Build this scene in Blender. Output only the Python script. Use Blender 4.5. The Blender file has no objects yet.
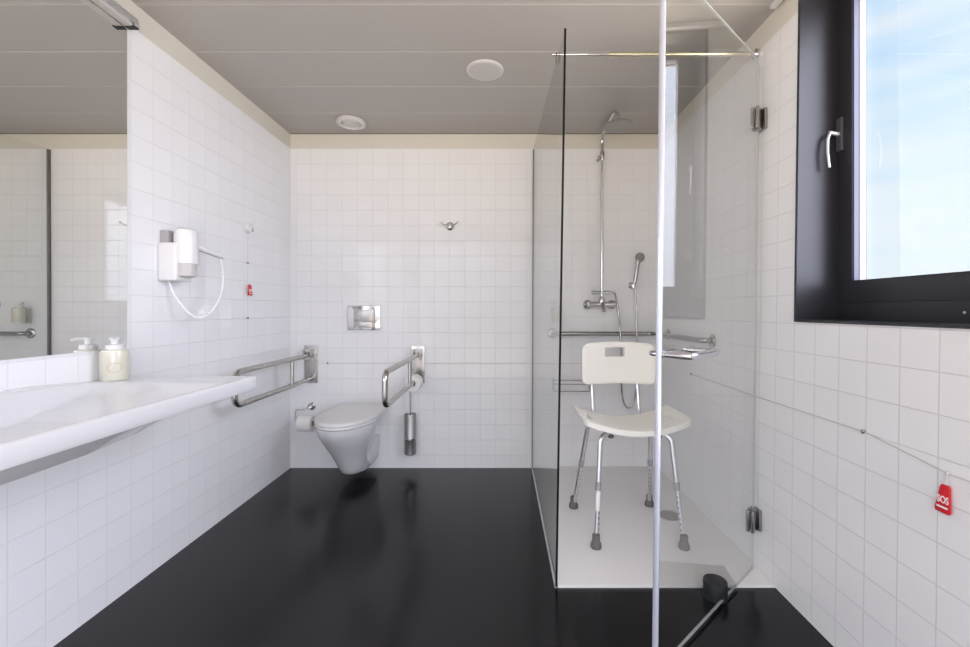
import bpy, bmesh, math, random
from mathutils import Vector, Matrix
random.seed(7)
scene = bpy.context.scene
COL = scene.collection
PI = math.pi

# ------------------------------------------------------------------ measures (metres)
F = 431.0            # focal length in pixels (16 mm lens on a 36 mm sensor)
CX, CY = 500.0, 310.0
EYE = 1.135
D = 3.097            # back wall
XL = -1.506          # left wall
HC = 2.40            # ceiling
YF = -0.90           # wall behind the camera
S = D / F
TILE = 0.1102
def XR(z): return 1.125 + 0.0138 * z          # right wall stands a little out of plumb
def P(px, py, d): return Vector(((px - CX) * d / F, d, EYE - (py - CY) * d / F))
def B(px, py, off=0.0):
    p = P(px, py, D); p.y -= off; return p

# ------------------------------------------------------------------ materials
MATS = {}
def principled(name, color=(.8, .8, .8), rough=.5, metal=0.0, spec=None, coat=0.0, trans=0.0, bump=None, sss=0.0):
    m = bpy.data.materials.new(name); m.use_nodes = True
    nt = m.node_tree; b = nt.nodes['Principled BSDF']
    b.inputs['Base Color'].default_value = (*color, 1)
    b.inputs['Roughness'].default_value = rough
    b.inputs['Metallic'].default_value = metal
    if spec is not None: b.inputs['Specular IOR Level'].default_value = spec
    b.inputs['Coat Weight'].default_value = coat
    b.inputs['Transmission Weight'].default_value = trans
    # procedural: faint noise in colour and roughness
    tc = nt.nodes.new('ShaderNodeTexCoord'); n = nt.nodes.new('ShaderNodeTexNoise')
    n.inputs['Scale'].default_value = 18.0; n.inputs['Detail'].default_value = 3.0
    nt.links.new(tc.outputs['Object'], n.inputs['Vector'])
    mr = nt.nodes.new('ShaderNodeMapRange')
    mr.inputs['To Min'].default_value = max(0.0, rough * .95); mr.inputs['To Max'].default_value = min(1, rough * 1.05)
    nt.links.new(n.outputs['Fac'], mr.inputs['Value']); nt.links.new(mr.outputs['Result'], b.inputs['Roughness'])
    if bump:
        sc_, st = bump
        n2 = nt.nodes.new('ShaderNodeTexNoise'); n2.inputs['Scale'].default_value = sc_
        nt.links.new(tc.outputs['Object'], n2.inputs['Vector'])
        bp = nt.nodes.new('ShaderNodeBump'); bp.inputs['Strength'].default_value = st; bp.inputs['Distance'].default_value = .002
        nt.links.new(n2.outputs['Fac'], bp.inputs['Height']); nt.links.new(bp.outputs['Normal'], b.inputs['Normal'])
    MATS[name] = m
    return m

def tile_material(name, axis, off_u, off_v=0.092, grout=.67):
    m = bpy.data.materials.new(name); m.use_nodes = True
    nt = m.node_tree; b = nt.nodes['Principled BSDF']; L = nt.links.new
    tc = nt.nodes.new('ShaderNodeTexCoord'); sp = nt.nodes.new('ShaderNodeSeparateXYZ')
    L(tc.outputs['Object'], sp.inputs[0])
    cb = nt.nodes.new('ShaderNodeCombineXYZ')
    au = nt.nodes.new('ShaderNodeMath'); au.operation = 'SUBTRACT'; au.inputs[1].default_value = off_u - 40 * TILE
    av = nt.nodes.new('ShaderNodeMath'); av.operation = 'SUBTRACT'; av.inputs[1].default_value = off_v - 40 * TILE
    L(sp.outputs[axis], au.inputs[0]); L(sp.outputs['Z'], av.inputs[0])
    L(au.outputs[0], cb.inputs['X']); L(av.outputs[0], cb.inputs['Y'])
    br = nt.nodes.new('ShaderNodeTexBrick')
    br.offset = 0.0; br.squash = 1.0; br.offset_frequency = 1; br.squash_frequency = 1
    br.inputs['Scale'].default_value = 1.0
    br.inputs['Brick Width'].default_value = TILE; br.inputs['Row Height'].default_value = TILE
    br.inputs['Mortar Size'].default_value = 0.0014; br.inputs['Mortar Smooth'].default_value = 0.4
    br.inputs['Bias'].default_value = 0.0
    br.inputs['Color1'].default_value = (.825, .823, .822, 1); br.inputs['Color2'].default_value = (.808, .807, .810, 1)
    br.inputs['Mortar'].default_value = (grout, grout * .975, grout * .955, 1)
    L(cb.outputs[0], br.inputs['Vector'])
    L(br.outputs['Color'], b.inputs['Base Color'])
    b.inputs['Roughness'].default_value = .16; b.inputs['Specular IOR Level'].default_value = .38
    mr = nt.nodes.new('ShaderNodeMapRange'); mr.inputs['To Min'].default_value = .07; mr.inputs['To Max'].default_value = .6
    L(br.outputs['Fac'], mr.inputs['Value']); L(mr.outputs['Result'], b.inputs['Roughness'])
    nz = nt.nodes.new('ShaderNodeTexNoise'); nz.inputs['Scale'].default_value = 9.0; nz.inputs['Detail'].default_value = 1.0
    L(cb.outputs[0], nz.inputs['Vector'])
    mul = nt.nodes.new('ShaderNodeMath'); mul.operation = 'MULTIPLY'; mul.inputs[1].default_value = .18
    L(nz.outputs['Fac'], mul.inputs[0])
    sub = nt.nodes.new('ShaderNodeMath'); sub.operation = 'SUBTRACT'
    L(mul.outputs[0], sub.inputs[0]); L(br.outputs['Fac'], sub.inputs[1])
    bp = nt.nodes.new('ShaderNodeBump'); bp.inputs['Strength'].default_value = .7; bp.inputs['Distance'].default_value = .0014
    L(sub.outputs[0], bp.inputs['Height']); L(bp.outputs['Normal'], b.inputs['Normal'])
    MATS[name] = m
    return m

def glass_material(name, tint=(.982, .99, .987)):
    m = bpy.data.materials.new(name); m.use_nodes = True
    nt = m.node_tree; L = nt.links.new
    nt.nodes.remove(nt.nodes['Principled BSDF'])
    out = nt.nodes['Material Output']
    tr = nt.nodes.new('ShaderNodeBsdfTransparent'); tr.inputs['Color'].default_value = (*tint, 1)
    gl = nt.nodes.new('ShaderNodeBsdfGlossy'); gl.inputs['Roughness'].default_value = 0.0
    geo = nt.nodes.new('ShaderNodeNewGeometry')
    # both faces' reflection, 2R/(1+R), is given by the entry face; the exit face only passes light on
    fr = nt.nodes.new('ShaderNodeFresnel'); fr.inputs['IOR'].default_value = 1.5
    def mth(op, a, b):
        n = nt.nodes.new('ShaderNodeMath'); n.operation = op
        for i, v in enumerate((a, b)):
            if isinstance(v, (int, float)): n.inputs[i].default_value = v
            else: L(v, n.inputs[i])
        return n.outputs[0]
    R2 = mth('DIVIDE', mth('MULTIPLY', fr.outputs[0], 2.0), mth('ADD', fr.outputs[0], 1.0))
    fac = mth('MULTIPLY', R2, mth('SUBTRACT', 1.0, geo.outputs['Backfacing']))
    mx = nt.nodes.new('ShaderNodeMixShader')
    L(fac, mx.inputs[0]); L(tr.outputs[0], mx.inputs[1]); L(gl.outputs[0], mx.inputs[2])
    L(mx.outputs[0], out.inputs['Surface'])
    MATS[name] = m
    return m

tile_back = tile_material('white_tile_back', 'X', -0.030, grout=.755)
tile_left = tile_material('white_tile_left', 'Y', 3.082, grout=.745)
tile_right = tile_material('white_tile_right', 'Y', 1.668, grout=.65)
glass = glass_material('clear_glass')
pane_glass = glass_material('window_glass', (.97, .985, .99))
cream_paint = principled('cream_paint', (.655, .63, .555), .55)
floor_m = principled('black_epoxy', (.004, .004, .0055), .24, spec=.33)
# floor: worn gloss with fine orange-peel
_nt = floor_m.node_tree; _b = _nt.nodes['Principled BSDF']
for l in list(_b.inputs['Roughness'].links): _nt.links.remove(l)
_tc = _nt.nodes.new('ShaderNodeTexCoord')
_n = _nt.nodes.new('ShaderNodeTexNoise'); _n.inputs['Scale'].default_value = 2.2; _n.inputs['Detail'].default_value = 4
_nt.links.new(_tc.outputs['Object'], _n.inputs['Vector'])
_mr = _nt.nodes.new('ShaderNodeMapRange'); _mr.inputs['From Min'].default_value = .3; _mr.inputs['From Max'].default_value = .7
_mr.inputs['To Min'].default_value = .12; _mr.inputs['To Max'].default_value = .22
_nt.links.new(_n.outputs['Fac'], _mr.inputs['Value']); _nt.links.new(_mr.outputs['Result'], _b.inputs['Roughness'])
_n2 = _nt.nodes.new('ShaderNodeTexNoise'); _n2.inputs['Scale'].default_value = 170; _n2.inputs['Detail'].default_value = 2
_nt.links.new(_tc.outputs['Object'], _n2.inputs['Vector'])
_bp = _nt.nodes.new('ShaderNodeBump'); _bp.inputs['Strength'].default_value = .14; _bp.inputs['Distance'].default_value = .002
_nt.links.new(_n2.outputs['Fac'], _bp.inputs['Height']); _nt.links.new(_bp.outputs['Normal'], _b.inputs['Normal'])

ceil_m = principled('grey_ceiling_panel', (.39, .372, .352), .42)
ceil_line = principled('ceiling_joint', (.46, .44, .42), .4)
ceramic = principled('white_ceramic', (.68, .68, .69), .08, coat=.3)
tray_m = principled('white_tray_enamel', (.75, .73, .72), .22)
plastic_w = principled('white_plastic', (.73, .72, .715), .32)
plastic_seat = principled('ivory_plastic', (.88, .855, .79), .38)
chrome = principled('chrome', (.64, .63, .625), .11, 1.0)
steel = principled('brushed_steel', (.47, .455, .435), .27, 1.0)
dark_steel = principled('polished_steel', (.36, .35, .345), .20, 1.0)
channel_m = principled('satin_channel', (.20, .195, .19), .4, .6)
head_m = principled('grey_spray_plate', (.34, .33, .325), .35, .5, bump=(220, .8))
handle_steel = principled('handle_steel', (.58, .58, .59), .17, .9)
soft_steel = principled('satin_canister', (.40, .39, .385), .42, .85)
warm_refl = principled('steel_warm_reflection', (.72, .66, .50), .20, 1.0)  # steel with its warm reflection put into the colour
alu = principled('aluminium_tube', (.72, .72, .74), .30, 1.0)
alu_light = principled('anodised_aluminium', (.70, .71, .73), .35, .85)
rubber_g = principled('grey_rubber', (.13, .125, .12), .6)
rubber_b = principled('black_rubber', (.018, .022, .025), .45)
edge_m = principled('glass_edge', (.40, .43, .425), .25, coat=.3)
seal_b = principled('black_seal', (.004, .004, .005), .55, spec=.2)
seal_l = principled('pale_door_seal', (.62, .65, .76), .25, .35)
frame_b = principled('dark_window_frame', (.022, .022, .028), .38)
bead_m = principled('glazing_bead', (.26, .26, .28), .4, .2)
plate_m = principled('handle_plate_grey', (.10, .10, .115), .3, .3)
sky_tint_m = principled('lavender_sky_tint', (.085, .09, .15), .4)  # sky reflection on the sash, put into the colour
handle_m = principled('window_handle_metal', (.62, .63, .66), .3, .6)
mirror_m = principled('mirror_silver', (.90, .91, .90), .0, 1.0)
for l in list(mirror_m.node_tree.nodes['Principled BSDF'].inputs['Roughness'].links): mirror_m.node_tree.links.remove(l)
mirror_m.node_tree.nodes['Principled BSDF'].inputs['Roughness'].default_value = 0.0
paper = principled('toilet_paper', (.84, .82, .79), .9, bump=(60, .3))
core_m = principled('cardboard_core', (.45, .34, .24), .9)
soap_m = principled('cream_soap', (.62, .60, .49), .25, coat=.3)
soap_label = principled('soap_emblem', (.55, .47, .30), .4)
red_m = principled('red_plastic', (.62, .015, .025), .3)
white_ink = principled('white_print', (.85, .84, .84), .5)
cord_m = principled('grey_cord', (.60, .58, .55), .6)
cord_w = principled('white_cord', (.80, .80, .80), .5)
drain_m = principled('taupe_drain', (.26, .235, .22), .35, .3)
dark_m = principled('dark_gap', (.02, .02, .02), .6)
grey_pl = principled('grey_plastic', (.36, .35, .36), .45)
lamp_m = principled('frosted_diffuser', (.52, .50, .485), .5)
fit_m = principled('ceiling_fitting_white', (.60, .58, .565), .4)

# ------------------------------------------------------------------ mesh builder (world coordinates)
class MB:
    def __init__(s): s.v = []; s.f = []; s.mi = []
    def add(s, verts, faces, mi=0):
        o = len(s.v); s.v += [Vector(v) for v in verts]
        for f in faces: s.f.append([i + o for i in f]); s.mi.append(mi)
        return s
    def box(s, a, b, mi=0):
        (x0, y0, z0), (x1, y1, z1) = a, b
        return s.add([(x0,y0,z0),(x1,y0,z0),(x1,y1,z0),(x0,y1,z0),(x0,y0,z1),(x1,y0,z1),(x1,y1,z1),(x0,y1,z1)],
            [(0,3,2,1),(4,5,6,7),(0,1,5,4),(1,2,6,5),(2,3,7,6),(3,0,4,7)], mi)
    def hexa(s, c, mi=0):      # eight corners: bottom 0-3 ccw, top 4-7 ccw
        return s.add(c, [(0,3,2,1),(4,5,6,7),(0,1,5,4),(1,2,6,5),(2,3,7,6),(3,0,4,7)], mi)
    def loft(s, rings, closed=True, caps=True, mi=0):
        n = len(rings[0]); vs = [p for r in rings for p in r]; fs = []
        for k in range(len(rings) - 1):
            for i in range(n if closed else n - 1):
                j = (i + 1) % n
                fs.append((k*n+i, k*n+j, (k+1)*n+j, (k+1)*n+i))
        if caps:
            fs.append(tuple(reversed(range(n)))); fs.append(tuple((len(rings)-1)*n + i for i in range(n)))
        return s.add(vs, fs, mi)
    def prism(s, poly, vec, mi=0):
        v = Vector(vec); return s.loft([[Vector(p) for p in poly], [Vector(p) + v for p in poly]], mi=mi)
    def lathe(s, org, axis, prof, n=24, mi=0, caps=True):   # prof: (radius, along)
        ax = Vector(axis).normalized(); u = ax.orthogonal().normalized(); w = ax.cross(u); o = Vector(org)
        rings = [[o + ax * h + (u * math.cos(2*PI*i/n) + w * math.sin(2*PI*i/n)) * max(r, 1e-4) for i in range(n)] for r, h in prof]
        return s.loft(rings, caps=caps, mi=mi)
    def cyl(s, a, b, r, n=20, r2=None, mi=0):
        a, b = Vector(a), Vector(b); h = (b - a).length
        return s.lathe(a, b - a, [(r, 0), (r if r2 is None else r2, h)], n, mi)
    def tube(s, pts, r, n=12, fillet=0.0, mi=0, caps=True, seg=7):
        pts = [Vector(p) for p in pts]
        if fillet > 0 and len(pts) > 2:
            q = [pts[0]]
            for i in range(1, len(pts) - 1):
                a, b, c = pts[i-1], pts[i], pts[i+1]
                la, lc = (a - b).length, (c - b).length; fl = min(fillet, la * .48, lc * .48)
                p0 = b + (a - b).normalized() * fl; p2 = b + (c - b).normalized() * fl
                for k in range(seg + 1):
                    t = k / seg; q.append(p0 * (1-t)**2 + b * 2*t*(1-t) + p2 * t*t)
            q.append(pts[-1]); pts = q
        rs = r if isinstance(r, (list, tuple)) else [r] * len(pts)
        T = []
        for i in range(len(pts)):
            a = pts[max(i-1, 0)]; b = pts[min(i+1, len(pts)-1)]; T.append((b - a).normalized())
        u = T[0].orthogonal().normalized(); rings = []
        for i, p in enumerate(pts):
            u = (u - T[i] * u.dot(T[i])).normalized(); w = T[i].cross(u)
            rings.append([p + (u * math.cos(2*PI*k/n) + w * math.sin(2*PI*k/n)) * rs[i] for k in range(n)])
        return s.loft(rings, caps=caps, mi=mi)
    def plate(s, nx, ny, mask, pos, mi=0):       # slab with holes: pos(u, v, side) u,v in [-1,1], side 0 top 1 bottom
        vs = []; idx = {}
        for side in (0, 1):
            for i in range(nx + 1):
                for j in range(ny + 1):
                    idx[(side, i, j)] = len(vs); vs.append(pos(2*i/nx - 1, 2*j/ny - 1, side))
        ok = lambda i, j: 0 <= i < nx and 0 <= j < ny and mask(i, j)
        fs = []
        for i in range(nx):
            for j in range(ny):
                if not ok(i, j): continue
                t = lambda a, b, sd: idx[(sd, a, b)]
                fs.append((t(i,j,0), t(i+1,j,0), t(i+1,j+1,0), t(i,j+1,0)))
                fs.append((t(i,j,1), t(i,j+1,1), t(i+1,j+1,1), t(i+1,j,1)))
                for (di, dj, e0, e1) in ((0,-1,(i,j),(i+1,j)), (1,0,(i+1,j),(i+1,j+1)), (0,1,(i+1,j+1),(i,j+1)), (-1,0,(i,j+1),(i,j))):
                    if not ok(i+di, j+dj):
                        fs.append((t(*e0,0), t(*e0,1), t(*e1,1), t(*e1,0)))
        return s.add(vs, fs, mi)
    def build(s, name, mats, parent=None, loc=None, bevel=0.0, bseg=2, angle=38):
        if not isinstance(mats, (list, tuple)): mats = [mats]
        if parent is not None:
            org = Vector(parent['_w'])
        else:
            org = Vector(loc) if loc is not None else Vector((0, 0, 0))
        me = bpy.data.meshes.new(name)
        bm = bmesh.new()
        bv = [bm.verts.new(v - org) for v in s.v]
        for f, mi in zip(s.f, s.mi):
            try:
                fc = bm.faces.new([bv[i] for i in f]); fc.material_index = mi
            except ValueError: pass
        loose = [v for v in bm.verts if not v.link_faces]
        if loose: bmesh.ops.delete(bm, geom=loose, context='VERTS')
        bmesh.ops.remove_doubles(bm, verts=bm.verts, dist=1e-5)
        bmesh.ops.recalc_face_normals(bm, faces=bm.faces)
        if bevel > 0:
            es = [e for e in bm.edges if len(e.link_faces) == 2 and e.calc_face_angle(0) > math.radians(angle)]
            bmesh.ops.bevel(bm, geom=es, offset=bevel, segments=bseg, profile=.6, affect='EDGES', clamp_overlap=True)
        for f in bm.faces: f.smooth = True
        for e in bm.edges:
            if len(e.link_faces) != 2 or e.calc_face_angle(0) > math.radians(angle): e.smooth = False
        bm.to_mesh(me); bm.free()
        for m in mats: me.materials.append(m)
        o = bpy.data.objects.new(name, me); COL.objects.link(o)
        if parent is not None:
            o.parent = parent
        else:
            o.location = org
        o['_w'] = tuple(org)
        return o

def tag(o, label, cat, group=None):
    o['label'] = label; o['category'] = cat
    if group: o['group'] = group
    return o
def thing(name, loc, label, cat, group=None):
    o = bpy.data.objects.new(name, None); COL.objects.link(o)
    o.location = loc; o['_w'] = tuple(loc); o.empty_display_size = .05
    return tag(o, label, cat, group)
def struct(o): o['kind'] = 'structure'; return o
def smooth(a, b, x):
    t = min(1, max(0, (x - a) / (b - a))); return t * t * (3 - 2 * t)
def text_faces(body, size, org, right, up, normal, thick=.0006):
    """lettering as mesh geometry from the built-in font"""
    cu = bpy.data.curves.new('lettering_curve', 'FONT'); cu.body = body; cu.size = size; cu.align_x = 'CENTER'; cu.align_y = 'CENTER'
    cu.extrude = thick; cu.offset = size * .02
    ob = bpy.data.objects.new('lettering_tmp', cu); COL.objects.link(ob)
    bpy.context.view_layer.update()
    me = bpy.data.meshes.new_from_object(ob.evaluated_get(bpy.context.evaluated_depsgraph_get()))
    mb = MB()
    mb.add([Vector(org) + right * v.co.x + up * v.co.y + normal * v.co.z for v in me.vertices], [tuple(p.vertices) for p in me.polygons])
    bpy.data.objects.remove(ob); bpy.data.meshes.remove(me); bpy.data.curves.remove(cu)
    return mb

# ================================================================== ROOM
TB = 2.294            # top of tiling, cream plaster band above
WY0, WY1 = 0.30, 1.666; WZ0, WZ1 = 1.090, 2.385     # window opening
struct(MB().box((XL - .2, YF - .2, -.12), (XR(0) + .55, D + .2, 0)).build('floor', floor_m))
cm = MB().box((XL - .2, YF - .2, HC), (XR(HC) + .32, D + .2, HC + .12))
for k in range(-1, 14):
    y = D - .328 * (k + 1)
    if y > YF and k >= 0: cm.box((XL - .1, y - .004, HC - .0012), (XR(HC) + .05, y + .004, HC + .002), 1)
cm.box((XL, D - .007, HC - .0008), (XR(HC), D, HC + .002), 2)  # thin dark strip drawn as the shadow gap along the back wall
struct(cm.build('ceiling', [ceil_m, ceil_line, dark_m]))
struct(MB().box((XL - .15, D, 0), (XR(HC) + .3, D + .15, TB)).build('wall_back', tile_back))
struct(MB().box((XL - .15, YF - .15, 0), (XL, D + .0, TB)).build('wall_left', tile_left))
# unseen wall behind the camera; its wide doorway is added for fill light
DX0, DX1, DZ = -1.30, .95, 2.20
struct(MB().box((XL, YF - .15, 0), (DX0, YF, TB)).box((DX1, YF - .15, 0), (XR(HC) + .3, YF, TB)).box((DX0, YF - .15, DZ), (DX1, YF, TB)).build('wall_front', tile_back))
def rwall(mb, y0, y1, z0, z1, off=0.0):
    xo = 1.39
    return mb.hexa([(XR(z0)+off, y0, z0), (xo, y0, z0), (xo, y1, z0), (XR(z0)+off, y1, z0),
                    (XR(z1)+off, y0, z1), (xo, y0, z1), (xo, y1, z1), (XR(z1)+off, y1, z1)])
rw = MB()
rwall(rw, YF, D, 0, WZ0); rwall(rw, WY1, D, WZ0, TB); rwall(rw, YF, WY0, WZ0, TB)
struct(rw.build('wall_right', tile_right))
struct(MB().box((XL - .1, D + .0015, TB), (XR(HC) + .3, D + .15, HC)).build('trim_1', cream_paint))
struct(MB().box((XL - .15, YF, TB), (XL - .0015, D, HC)).build('trim_2', cream_paint))
tr = MB(); rwall(tr, WY1, D, TB, HC, .0015); rwall(tr, YF, WY0, TB, HC, .0015); rwall(tr, WY0, WY1, WZ1, HC, .0015)
struct(tr.build('trim_3', cream_paint))
struct(MB().box((XL, YF - .15, TB), (XR(HC) + .3, YF - .0015, HC)).build('trim_4', cream_paint))

# window: deep black lining, fixed frame, opening sash, pane, handle
win = bpy.data.objects.new('window_1', None); COL.objects.link(win)
win.location = (1.30, (WY0 + WY1) / 2, WZ0); win['_w'] = tuple(win.location)
struct(win)
XF = 1.295            # inner face of the frame
t = .012
def lining(a0, a1, b0, b1):
    mb = MB()
    mb.hexa([(XR(b0)-.004, a0, b0), (XF, a0, b0), (XF, a1, b0), (XR(b0)-.004, a1, b0),
             (XR(b1)-.004, a0, b1), (XF, a0, b1), (XF, a1, b1), (XR(b1)-.004, a1, b1)])
    return mb
lining(WY1 - t, WY1 + .001, WZ0, WZ1).build('jamb_lining', frame_b, win)
lining(WY0, WY0 + t, WZ0, WZ1).build('jamb_lining', frame_b, win)
lining(WY0 + t, WY1 - t, WZ0 - .001, WZ0 + .008).build('sill_lining', frame_b, win)
lining(WY0 + t, WY1 - t, WZ1 - t, WZ1).build('head_lining', frame_b, win)
def ring(mb, x0, x1, y0, y1, z0, z1, wl, wr, wb, wt):     # rectangular frame in the Y-Z plane
    mb.box((x0, y0, z0), (x1, y1, z0 + wb)); mb.box((x0, y0, z1 - wt), (x1, y1, z1))
    mb.box((x0, y0, z0 + wb), (x1, y0 + wl, z1 - wt)); mb.box((x0, y1 - wr, z0 + wb), (x1, y1, z1 - wt))
    return mb
ring(MB(), XF, 1.362, WY0, WY1, WZ0, WZ1, .05, .04, .076, .02).build('fixed_frame', frame_b, win, bevel=.002)
sy0, sy1, sz0, sz1 = WY0 + .05, WY1 - .04, WZ0 + .076, WZ1 - .02
ring(MB(), XF - .004, 1.346, sy0 - .01, sy1 + .012, sz0 - .004, sz1 + .004, .062, .057, .078, .03).build('sash', frame_b, win, bevel=.003)
gy0, gy1, gz0, gz1 = sy0 + .052, sy1 - .045, sz0 + .074, sz1 - .026
ring(MB(), XF + .001, XF + .0185, gy0, gy1, gz0, gz1, .004, .004, .003, .003).build('sash_sky_tint', sky_tint_m, win)  # lavender strip painting the sky's reflection on the dark sash return
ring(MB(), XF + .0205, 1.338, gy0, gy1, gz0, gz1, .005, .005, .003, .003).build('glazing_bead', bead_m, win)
MB().box((1.338, gy0 + .001, gz0 + .001), (1.346, gy1 - .001, gz1 - .001)).build('pane', pane_glass, win)
hb = MB().box((XF - .014, 1.618, 1.735), (XF - .003, 1.646, 1.862))
hp = hb.build('handle_plate', plate_m, win, bevel=.004)
MB().tube([(XF - .010, 1.632, 1.800), (XF - .046, 1.632, 1.806), (XF - .056, 1.63, 1.780), (XF - .058, 1.628, 1.730), (XF - .052, 1.626, 1.672)], [.0085, .0075, .006, .0052, .0048], fillet=0).build('handle', handle_m, hp)
MB().lathe((XF - .001, 1.20, 1.128), (-1, 0, 0), [(.004, 0), (.004, .002), (.0, .003)], 10).build('drain_cap', alu_light, win)

# ================================================================== SHOWER TRAY + SCREEN + DOOR
tray = thing('shower_tray', (.68, 2.42, 0), 'flat white shower tray filling the floor behind the glass', 'shower tray')
MB().hexa([(.236, 1.757, .0), (1.1235, 1.757, .0), (1.1235, D - .001, .0), (.236, D - .001, .0),
           (.236, 1.757, .012), (1.1237, 1.757, .012), (1.1237, D - .001, .012), (.236, D - .001, .012)]).build('tray_slab', tray_m, tray, bevel=.004)
dr = MB().lathe((.925, 2.354, .0118), (0, 0, 1), [(.058, 0), (.058, .003), (.053, .006), (.02, .007), (0, .007)], 32).build('drain_cover', drain_m, tray)

scr = thing('shower_screen', (.24, 2.43, 0), 'fixed clear glass side screen standing between toilet area and shower tray', 'shower screen')
def scr_x(y, z):
    a = (y - 1.76) / (D - 1.76); xb = .2325 + .0035 * a; xt = .2690 - .0250 * a
    return xb + (xt - xb) * z / 2.285
def scr_quad(y0, y1, z0, z1, x0, x1):
    return MB().hexa([(scr_x(y0, z0)+x0, y0, z0), (scr_x(y0, z0)+x1, y0, z0), (scr_x(y1, z0)+x1, y1, z0), (scr_x(y1, z0)+x0, y1, z0),
                      (scr_x(y0, z1)+x0, y0, z1), (scr_x(y0, z1)+x1, y0, z1), (scr_x(y1, z1)+x1, y1, z1), (scr_x(y1, z1)+x0, y1, z1)])
gp = MB(); rings_ = []
for k in range(41):
    y = 1.766 + (D - .002 - 1.766) * k / 40
    rings_.append([(scr_x(y, .006) - .006, y, .006), (scr_x(y, .006) + .002, y, .006), (scr_x(y, 2.285) + .002, y, 2.285), (scr_x(y, 2.285) - .006, y, 2.285)])
gp.loft(rings_).build('glass_panel', glass, scr)
scr_quad(1.761, 1.766, .004, 2.286, -.0062, .0022).build('front_edge_seal', seal_b, scr)
scr_quad(D - .018, D - .001, .0, 2.285, -.009, .005).build('wall_channel', channel_m, scr)
scr_quad(1.762, D - .02, .0, .007, -.010, .002).build('floor_seal', alu_light, scr)
barm = MB().cyl((.235, 1.938, 2.283), (.52, 1.936, 2.283), .0068)
bar = barm.build('support_bar', chrome, scr)
MB().cyl((.49, 1.936, 2.283), (1.128, 1.934, 2.283), .0105).build('bar_sleeve', warm_refl, bar)
MB().lathe((XR(2.283) - .002, 1.934, 2.283), (-1, 0, 0), [(.022, 0), (.022, .010), (.014, .016), (.012, .03)]).build('wall_flange', chrome, bar)
cl = MB().box((.250, 1.930, 2.236), (.2575, 1.946, 2.290)); cl.build('glass_clamp', dark_steel, bar, bevel=.002)

HX, HY = 1.108, 1.883
dv = Vector((-.751, -.661, 0)).normalized(); nv = Vector((.661, -.751, 0)).normalized()     # along the door, outward
def DP(s_, o, z): return Vector((HX, HY, 0)) + dv * s_ + nv * o + Vector((.012 * (z - .015), 0, z))
door = thing('shower_door', (HX, HY, 0), 'open clear glass shower door hinged on the right wall, pale vertical edge strip', 'shower door')
poly = [(0.012, .015), (.836, .015), (.836, 2.222), (.045, 2.222), (0.012, 2.185)]
MB().loft([[DP(a, -.004, b) for a, b in poly], [DP(a, .004, b) for a, b in poly]]).build('glass_panel', glass, door)
MB().loft([[DP(a, o, z) for a, o in ((.8345, -.0075), (.8345, .0075), (.842, .0095), (.846, .004), (.846, -.004), (.842, -.0095))] for z in (.012, 2.224)]).build('edge_seal', seal_l, door)
eg = MB(); ew = .0042
edge_pts = [(.834, .0155), (.0125, .0155), (.0125, 2.185), (.0453, 2.2215), (.834, 2.2215)]
for (a0, b0), (a1, b1) in zip(edge_pts[:-1], edge_pts[1:]):
    q_ = (Vector((a1 - a0, b1 - b0, 0))).normalized(); w_ = Vector((-q_.y, q_.x, 0)) * .0012
    eg.loft([[DP(a + sx * w_.x, o, b + sx * w_.y) for sx, o in ((-1, -ew), (1, -ew), (1, ew), (-1, ew))] for a, b in ((a0, b0), (a1, b1))])
eg.build('polished_edge', edge_m, door)
for hz in (1.962, .226):
    h = MB()
    for o0, o1 in ((-.016, -.0042), (.0042, .016)):
        h.loft([[DP(a, o, z) for a, o in ((.006, o0), (.055, o0), (.055, o1), (.006, o1))] for z in (hz - .045, hz + .045)])
    hg = h.build('hinge', dark_steel, door, bevel=.002)
    MB().box((XR(hz) - .014, HY - .030, hz - .045), (XR(hz) - .001, HY + .030, hz + .045)).build('wall_plate', dark_steel, hg, bevel=.002)
    MB().cyl((XR(hz) - .020, HY, hz - .044), (XR(hz) - .020, HY, hz + .044), .009).build('pivot', dark_steel, hg)
hz = .998
ho = MB().tube([DP(.612, .002, hz), DP(.612, .085, hz), DP(.826, .095, hz), DP(.826, .002, hz)], .0115, 16, fillet=.030)
hdl = ho.build('pull_handle', handle_steel, door)
MB().tube([DP(.612, -.002, hz), DP(.612, -.030, hz), DP(.826, -.038, hz), DP(.826, -.002, hz)], .0085, 14, fillet=.02).build('inner_bar', chrome, hdl)
for s_ in (.612, .826): MB().cyl(DP(s_, -.008, hz), DP(s_, .009, hz), .0145).build('mounting_ring', chrome, hdl)

tag(MB().lathe((.852, 1.706, 0), (0, 0, 1), [(.044, 0), (.045, .004), (.045, .060), (.043, .066), (.0, .0665)], 32).build('door_stop', rubber_b, loc=(.852, 1.706, 0)),
    'squat black rubber door stop on the floor behind the glass door', 'door stop')

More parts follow.
